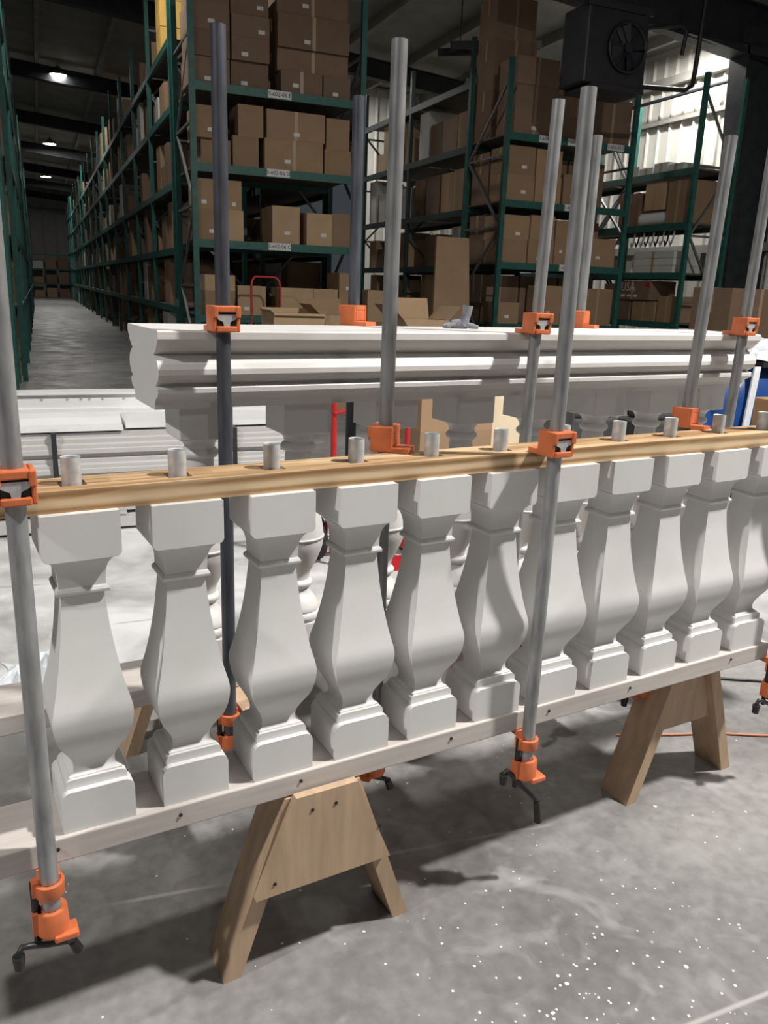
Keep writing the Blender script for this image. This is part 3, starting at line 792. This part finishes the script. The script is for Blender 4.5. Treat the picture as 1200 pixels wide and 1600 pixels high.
heater()
o = MB().tube([(9.35, 10.6, 6.2), (9.30, 10.6, 4.75), (9.28, 10.6, 4.55), (9.15, 10.6, 4.47), (8.32, 10.6, 4.42)], .035, 8).build('gas_pipe', 'black'); tag(o, 'black gas pipe dropping from the roof to the heater', 'pipe')
o = MB().tube([(8.32, 10.7, 5.2), (9.05, 10.7, 5.35), (9.14, 10.7, 5.28), (9.10, 10.7, 4.95)], .03, 8).build('flue_pipe', 'black'); tag(o, 'bent black pipe at the right side of the heater', 'pipe')
# cable tray left of the heater
t = thing('cable_tray', (7.1, 14.0, 5.55), 0, 'dark hanging tray frame between the tall stack and the heater', 'tray')
for y in (0, .5): MB().bar((-.2, y, 0), (1.6, y, .25), .06, .12).build('side_rail', 'rafter', t)
for k in range(5): MB().bar((.0+.38*k, 0, .03+.055*k), (.0+.38*k, .5, .03+.055*k), .05, .05).build('rung', 'rafter', t)
for x in (.1, 1.3): MB().tube([(x, .25, .1), (x, .25, 1.2)], .012, 6).build('hanger_rod', 'rafter', t)

# ------------------------------------------------------------------ goods on the floor behind the benches
def open_carton(x0, x1, y0, d, z0, z1, label, kind, fl=.22):
    w = x1-x0; h = z1-z0
    t = thing('open_carton', ((x0+x1)/2, y0, z0), 0, label, 'box')
    m = MB(); k = .006
    m.box(-w/2, w/2, 0, k, 0, h); m.box(-w/2, w/2, d-k, d, 0, h); m.box(-w/2, -w/2+k, k, d-k, 0, h); m.box(w/2-k, w/2, k, d-k, 0, h); m.box(-w/2, w/2, 0, d, 0, .006)
    m.build('body', kind, t)
    MB().hexa([(-w/2, -.006, h-.004), (w/2, -.006, h-.004), (w/2, 0, h), (-w/2, 0, h)], [(-w/2, -fl*.8, h-fl*.5), (w/2, -fl*.8, h-fl*.5), (w/2, -fl*.8+.006, h-fl*.5+.004), (-w/2, -fl*.8+.006, h-fl*.5+.004)]).build('flap', kind, t)
    MB().hexa([(-w/2, d-.006, h), (w/2, d-.006, h), (w/2, d, h), (-w/2, d, h)], [(-w/2, d+fl*.25, h+fl*.9), (w/2, d+fl*.25, h+fl*.9), (w/2, d+fl*.25+.006, h+fl*.9), (-w/2, d+fl*.25+.006, h+fl*.9)]).build('flap', kind, t)
    for sg in (-1, 1):
        x = sg*w/2
        MB().hexa([(x-.003, 0, h), (x+.003, 0, h), (x+.003, d, h), (x-.003, d, h)], [(x+sg*fl*.6-.003, .02, h+fl*.6), (x+sg*fl*.6+.003, .02, h+fl*.6), (x+sg*fl*.6+.003, d-.02, h+fl*.6), (x+sg*fl*.6-.003, d-.02, h+fl*.6)]).build('flap', kind, t)
    return t
def pallet(x0, x1, y0, y1, z1, label, pm_='foam_grey'):
    t = thing('pallet', ((x0+x1)/2, (y0+y1)/2, 0), 0, label, 'pallet')
    w, d = (x1-x0)/2, (y1-y0)/2
    for y in (-d+.05, 0, d-.05): MB().box(-w, w, y-.04, y+.04, .02, z1-.02).build('stringer', pm_, t)
    n = 7
    for i in range(n):
        x = -w+.06+(2*w-.12)*i/(n-1); MB().box(x-.05, x+.05, -d, d, z1-.02, z1).build('deck_board', pm_, t)
        if i % 3 == 0: MB().box(x-.05, x+.05, -d, d, 0, .02).build('deck_board', pm_, t)
    return t
# bottom of the left rack
for i, (x0, x1, z0, z1, k) in enumerate([(2.24, 2.68, 1.0, 1.34, 'cardboard'), (2.24, 2.68, 1.34, 1.56, 'cardboard_light'), (2.72, 3.14, 1.0, 1.42, 'cardboard_light'), (3.38, 3.88, 1.0, 1.41, 'cardboard_light'), (3.89, 4.28, 1.0, 1.41, 'cardboard_light'), (4.30, 4.52, 1.0, 1.36, 'cardboard'), (4.30, 4.52, 1.36, 1.66, 'cardboard')]):
    carton(x0, x1, 12.2, .6, z0, z1, f'tan carton, {ORD[i]} from left on the bottom shelf behind the red hand truck', k)
carton(4.70, 5.05, 12.0, .5, 0, .95, 'tall lower carton beside the right post of the left rack', 'cardboard')
carton(4.70, 5.02, 12.0, .5, .95, 1.42, 'light carton on top beside the right post of the left rack', 'cardboard_light')
for j in range(2):
    carton(2.38, 2.98, 8.9, .55, .46*j, .46*j+.46, ['lower', 'upper'][j]+' carton of the stack under the open carton behind the rear rail', 'cardboard')
open_carton(2.38, 2.97, 8.9, .55, .922, 1.15, 'tan open carton on a stack just above the rear rail, left', 'cardboard_light', .05)
open_carton(2.98, 3.4, 9.05, .5, .9, 1.13, 'open brown carton with raised flaps behind the dark clamp', 'cardboard', .2)
carton(2.99, 3.40, 9.05, .5, .0, .895, 'tall carton under the open brown carton with raised flaps', 'cardboard')
carton(3.86, 4.44, 8.7, .55, 0, .9, 'tall carton under the open-flapped orange-brown carton', 'cardboard')
open_carton(3.86, 4.44, 8.7, .55, .905, 1.12, 'orange-brown open carton with spread flaps right of the central pipe', 'cardboard_light', .26)
# tall flattened carton leaning on the rack
t = thing('leaning_carton', (5.84, 11.3, 0), 0, 'tall brown flattened carton leaning beside the dark rack', 'box')
m = MB().hexa([(-.34, 0, 0), (.36, 0, 0), (.36, .05, 0), (-.34, .05, 0)], [(-.10, .5, 2.26), (.46, .5, 2.26), (.46, .55, 2.26), (-.10, .55, 2.26)]); m.build('board', 'cardboard', t)
MB().hexa([(.36, 0, 0), (.42, .3, 0), (.42, .35, 0), (.36, .05, 0)], [(.46, .5, 2.26), (.5, .8, 2.2), (.5, .85, 2.2), (.46, .55, 2.26)]).build('side_flap', 'cardboard_dark', t)
# rack bays added to keep the gaps in the left rack dark
for i in range(3):
    rack((4.6, 13.75+2.6*i, 0), PI/2, 2.6, 1.15, LV[:4], 5.6, f'{ORD[i]} added dark rack bay backing onto the long aisle racks', None, 1, green='rack_dark', posts='one')
    fill_bay(4.6, 13.75+2.6*i, 2.6, LV[:4], -1, f'{ORD[i]} added dark bay behind the left rack', 'cartons behind the left rack', .8 if i < 1 else .4, minlev=1)
def hand_truck(x, y, label, h=1.18, lean=0., rz=0., w=.21):
    t = thing('hand_truck', (x, y, 0), rz, label, 'hand truck', 'red hand trucks')
    for sg in (-1, 1):
        MB().tube([(sg*w, 0, .06), (sg*w, .02, h-.14), (sg*w*.93, .03, h-.05), (sg*w*.7, .05, h)], .016, 10).build('frame_tube', 'red', t)
        wh = MB().lathe([(.05, -.03), (.11, -.028), (.125, -.012), (.125, .012), (.11, .028), (.05, .03)], 20).build('wheel', 'tire', t)
        wh.location = (sg*(w+.05), .12, .128); wh.rotation_euler = (0, PI/2, 0)
        MB().lathe([(.055, -.034), (.055, .034)], 14).build('wheel_hub', 'red', wh)
        MB().tube([(sg*w, .01, .5), (sg*w, .12, .13)], .012, 8).build('axle_strut', 'red', t)
    MB().tube([(-w*.7, .05, h), (w*.7, .05, h)], .016, 10).build('handle', 'red', t)
    for z in (.28, .55, .82): MB().tube([(-w, .005, z), (-w*.4, -.02, z+.03), (w*.4, -.02, z+.03), (w, .005, z)], .012, 8).build('crossbar', 'red', t)
    MB().tube([(-w-.07, .12, .128), (w+.07, .12, .128)], .012, 8).build('axle', 'steel', t)
    MB().box(-w-.02, w+.02, -.2, .01, .0, .012).build('toe_plate', 'red', t)
    return t
hand_truck(1.575, 3.9, 'red hand truck standing just behind the rear balustrade')
hand_truck(2.98, 11.55, 'red hand truck parked in front of the left rack cartons', 1.55)

# strapped bundle of white mouldings
def bundle():
    pallet(-1.9, 1.5, 4.85, 5.6, .12, 'long grey pallet under the strapped white moulding bundle')
    x0, x1 = -1.9, 1.45
    n = 0
    for lay in range(4):
        for row in range(3):
            t = thing('moulding_length', (0, 4.86+.235*row, .121+.117*lay), 0, f'grey-white moulding length in the strapped bundle, {["bottom", "second", "third", "top"][lay]} layer, {["front", "middle", "back"][row]} row', 'moulding')
            pr = [(0, 0), (.225, 0), (.225, .115), (.03, .115), (.03, .09), (.018, .082), (.018, .06), (.004, .05), (.004, .03), (0, .025)]
            MB().prism([(a, b) for a, b in pr], x0+.03*((lay*7+row*3) % 4), x1-.04*((lay*5+row) % 3), 'x').build('moulding', 'foam_grey', t)
    for i, x in enumerate((.02, -1.2, 1.05)):
        s = MB(); z0, z1 = .118, .594; y0, y1 = 4.848, 5.575; w = .014; k = .005
        s.box(x-w, x+w, y0-k, y0, z0, z1); s.box(x-w, x+w, y1, y1+k, z0, z1); s.box(x-w, x+w, y0-k, y1+k, z1, z1+k)
        o = s.build('strap', 'strap'); tag(o, ['black strap round the moulding bundle at left', 'black strap round the bundle outside the left edge', 'black strap round the bundle behind the rear baluster'][i], 'strap', 'straps on the moulding bundle')
    t = thing('white_moulding', (0, 4.87, .601), 0, 'short bright white moulding piece lying on the strapped bundle', 'moulding')
    MB().prism([(0, 0), (.38, 0), (.38, .075), (.24, .075), (.14, .06), (.07, .03), (0, .02)], -.5, .40, 'x').build('moulding', 'foam_white', t)
    t = thing('white_board', (0, 5.05, .601), 0, 'flat white board lying on the right of the strapped bundle', 'board')
    MB().box(.42, 1.4, -.12, .36, 0, .03).build('board', 'foam_white', t)
    t = thing('white_trough', (0, 5.42, .640), 0, 'long white channel with screw holes laid across the back of the bundle', 'channel')
    MB().box(-.6, 1.5, 0, .16, 0, .012).box(-.6, 1.5, .012, .024, .012, .100).box(-.6, 1.5, .148, .16, .012, .100).box(-.6, 1.5, -.01, .17, .100, .112).build('channel', 'foam_white', t)
    for x in (-.03, .12, .2, .25, .33, .46, 1.0):
        s = MB().lathe([(.009, 0), (.009, .003)], 8).build('screw', 'steel', t); s.location = (x, .012, .07); s.rotation_euler = (PI/2, 0, 0)
    t = thing('support_block', (.5, 5.42, .600), 0, 'white block under the long white channel', 'block')
    MB().box(-.9, .9, 0, .14, .0005, .0395).build('block', 'foam_white', t)
bundle()

# things glimpsed between the rear balusters
for j in range(2):
    carton(2.38, 2.95, 5.0, .5, .5*j, .5*j+.5, ['lower', 'upper'][j]+' brown carton seen between the turned balusters beside the hand truck', 'cardboard')
t = thing('cream_slab', (3.14, 5.05, 0), 0, 'cream foam slab standing upright behind the rear balusters', 'slab')
bevel(MB().box(-.22, .2, 0, .10, .32, .98).build('slab', 'cream', t), .006, 2)
MB().box(-.24, .22, -.02, .14, 0, .32).build('base_box', 'cardboard', t)
def tool_case(x, y, label):
    t = thing('tool_case', (x, y, 0), 0, label, 'tool case', 'dark tool cases behind the balustrade')
    bevel(MB().box(-.26, .26, 0, .3, .36, .60).build('case', 'tool_dark', t), .03, 3)
    bevel(MB().box(-.20, .20, .03, .27, .60, .66).build('lid', 'tool_dark', t), .02, 2)
    MB().tube([(-.1, .15, .655), (-.09, .15, .71), (.09, .15, .71), (.1, .15, .655)], .014, 8).build('handle', 'black', t)
    MB().box(-.05, -.02, -.012, 0, .5, .6).box(.02, .05, -.012, 0, .5, .6).build('latch', 'steel', t)
    bevel(MB().box(-.28, .28, -.02, .32, 0, .355).build('stand', 'box_wood', t), .004, 1)
tool_case(3.62, 4.75, 'dark grey tool case on a wooden crate, left one')
tool_case(4.18, 4.55, 'dark grey tool case on a wooden crate, right one')
def blue_bag():
    t = thing('blue_sack', (4.98, 4.55, 0), 0, 'bulging blue woven sack with a white stripe at the right edge', 'sack')
    def blob(x0, x1, y0, y1, z1, sg):
        m = MB(); n = 20; rings = 10
        vs = []; fs = []
        for i in range(rings+1):
            q = i/rings; z = z1*q
            k = (1-abs(2*q-1)**5*.35)
            for a in range(n):
                an = 2*PI*a/n; c, s = math.cos(an), math.sin(an)
                e = .45
                px = (x0+x1)/2+(x1-x0)/2*k*math.copysign(abs(c)**e, c)*(1+.03*math.sin(7*q+3*a+sg))
                py = (y0+y1)/2+(y1-y0)/2*k*math.copysign(abs(s)**e, s)*(1+.04*math.sin(5*q+2*a))
                vs.append((px, py, z+.02*math.sin(3*an+sg)*q))
        for i in range(rings):
            for a in range(n): fs.append((i*n+a, i*n+(a+1) % n, (i+1)*n+(a+1) % n, (i+1)*n+a))
        m.add(vs, fs, True); m.add(vs[-n:], [tuple(range(n))]); m.add(vs[:n], [tuple(range(n))[::-1]])
        return m
    blob(-.33, .75, -.02, .7, .98, 0).build('sack', 'blue', t)
    blob(-.55, -.30, .05, .5, .70, 2).build('side_fold', 'blue', t)
    MB().hexa([(-.20, -.06, .02), (-.14, -.06, .02), (-.14, -.045, .02), (-.20, -.045, .02)], [(-.12, -.045, .99), (-.06, -.045, .99), (-.06, -.03, .99), (-.12, -.03, .99)]).build('stripe', 'film', t)
    MB().box(-.05, .76, -.05, .71, .985, 1.02).build('hem', 'black', t)
    f = MB(); n = 14; vs = []; fs = []
    for i in range(n):
        for j in range(n):
            u, v = i/(n-1), j/(n-1)
            vs.append((-.06+.85*u, -.05+.78*v, 1.02+.12*(1-(2*u-1)**2)*(1-(2*v-1)**2)**.5+.025*math.sin(9*u+4*v)*math.sin(11*v)+.02*random.random()+.03*u))
    for i in range(n-1):
        for j in range(n-1): fs.append((i*n+j, (i+1)*n+j, (i+1)*n+j+1, i*n+j+1))
    f.add(vs, fs, False); f.build('plastic_film', 'film', t)
blue_bag()
t = thing('wooden_crate', (4.72, 4.02, 0), 0, 'orange-brown wooden box in front of the blue sack', 'crate')
for j in range(4): bevel(MB().box(-.02, .5, 0, .3, .0+.2*j, .195+.2*j).build('plank', 'box_wood', t), .006, 1)
carton(8.35, 9.4, 8.3, .7, 0, .8, 'large lower carton at the right edge behind the blue sack', 'cardboard_dark', sticker=False)
carton(8.35, 9.4, 8.3, .7, .8, 1.62, 'large dark brown carton at the right edge above the rear rail', 'cardboard_dark', sticker=False)

# work glove left on the rear rail
def glove():
    t = thing('work_glove', W(1.372, 1.985, 1.346), TH-.3, 'grey knitted work glove dropped on top of the rear rail', 'glove')
    t.scale = (.66, .66, .8)
    m = MB()
    m.tube([(.0, .0, .012), (.012, 0, .035), (.020, 0, .060), (.022, 0, .082)], .02, 12, rs=[.024, .021, .021, .024])
    m.build('cuff', 'glove', t)
    m = MB(); m.tube([(.02, 0, .016), (-.02, 0, .016), (-.05, 0, .014)], .02, 12, rs=[.017, .021, .014]); m.build('palm', 'glove', t)
    for k, (dy, l) in enumerate(((-.022, .036), (-.008, .045), (.006, .046), (.020, .038))):
        MB().tube([(-.038, dy*.6, .012), (-.055, dy, .013), (-.04-l, dy*1.2, .008)], .008, 8, rs=[.009, .009, .006]).build('finger', 'glove', t)
    MB().tube([(.02, -.01, .014), (.045, -.025, .010), (.066, -.03, .007)], .008, 8, rs=[.011, .009, .006]).build('thumb', 'glove', t)
glove()
o = MB().lathe([(.001, 0), (.03, .006), (.05, .025), (.058, .055), (.05, .085), (.03, .105), (.001, .111)], 20).build('white_ball', 'foam_white', None, (8.02, 12.2, 1.30))
o.location = (7.80, 12.23, .951); tag(o, 'small white ball on the bottom shelf of the heater rack', 'ball')

# ------------------------------------------------------------------ floor litter
def crumple(name, loc, r, h, label, seed, mt='film', cat='plastic'):
    rnd = random.Random(seed); n = 18; vs = []; fs = []
    for i in range(n):
        for j in range(n):
            u, v = 2*i/(n-1)-1, 2*j/(n-1)-1
            q = max(0, 1-(u*u+v*v)**.5*.85)
            vs.append((u*r*(1+.25*math.sin(3*v+seed)), v*r*(1+.2*math.sin(4*u)), .004+h*q*rnd.uniform(.35, 1)))
    for i in range(n-1):
        for j in range(n-1): fs.append((i*n+j, (i+1)*n+j, (i+1)*n+j+1, i*n+j+1))
    o = MB().add(vs, fs).build(name, mt, None, loc); tag(o, label, cat); return o
crumple('crumpled_plastic', (-.08, 2.98, 0), .17, .13, 'crumpled clear plastic sheet lying on the floor at left', 3)
o = MB().prism([(-.04, -.03), (.03, -.035), (.045, .03), (-.03, .04)], 0, .035, 'z').build('foam_scrap', 'chip', None, (.24, 2.53, 0)); tag(o, 'small white foam scrap on the floor between the two planks', 'scrap')
m = MB(); rnd = random.Random(5)
for i in range(340):
    if i < 230: x, y = rnd.gauss(1.0, .28), rnd.gauss(1.02, .20)
    else: x, y = rnd.uniform(-.3, 2.3), rnd.uniform(.45, 2.1)
    r = rnd.uniform(.0015, .0042)*(1.5 if rnd.random() < .12 else 1); k = 6
    a0 = rnd.random()*6
    ring = [(x+r*rnd.uniform(.7, 1.2)*math.cos(a0+2*PI*j/k), y+r*rnd.uniform(.7, 1.2)*math.sin(a0+2*PI*j/k), .0004) for j in range(k)]
    m.add(ring+[(x, y, r*.5)], [(j, (j+1) % k, k) for j in range(k)])
o = m.build('plaster_chips', 'chip'); o['kind'] = 'stuff'; tag(o, 'scattered white plaster chips on the concrete floor', 'chips')
o = MB().tube([(1.72, 1.94, .006), (1.93, 1.87, .006), (2.05, 1.84, .006), (2.2, 1.77, .006), (2.6, 1.62, .006)], .004, 6).build('extension_cord', 'cord_orange'); tag(o, 'thin orange cord on the floor behind the right sawhorse', 'cord')
o = MB().tube([(2.1, 2.3, .006), (2.3, 2.2, .006), (2.45, 2.12, .006), (2.9, 1.9, .006)], .005, 6).build('power_cord', 'black'); tag(o, 'black power cord on the floor at the right edge', 'cord')
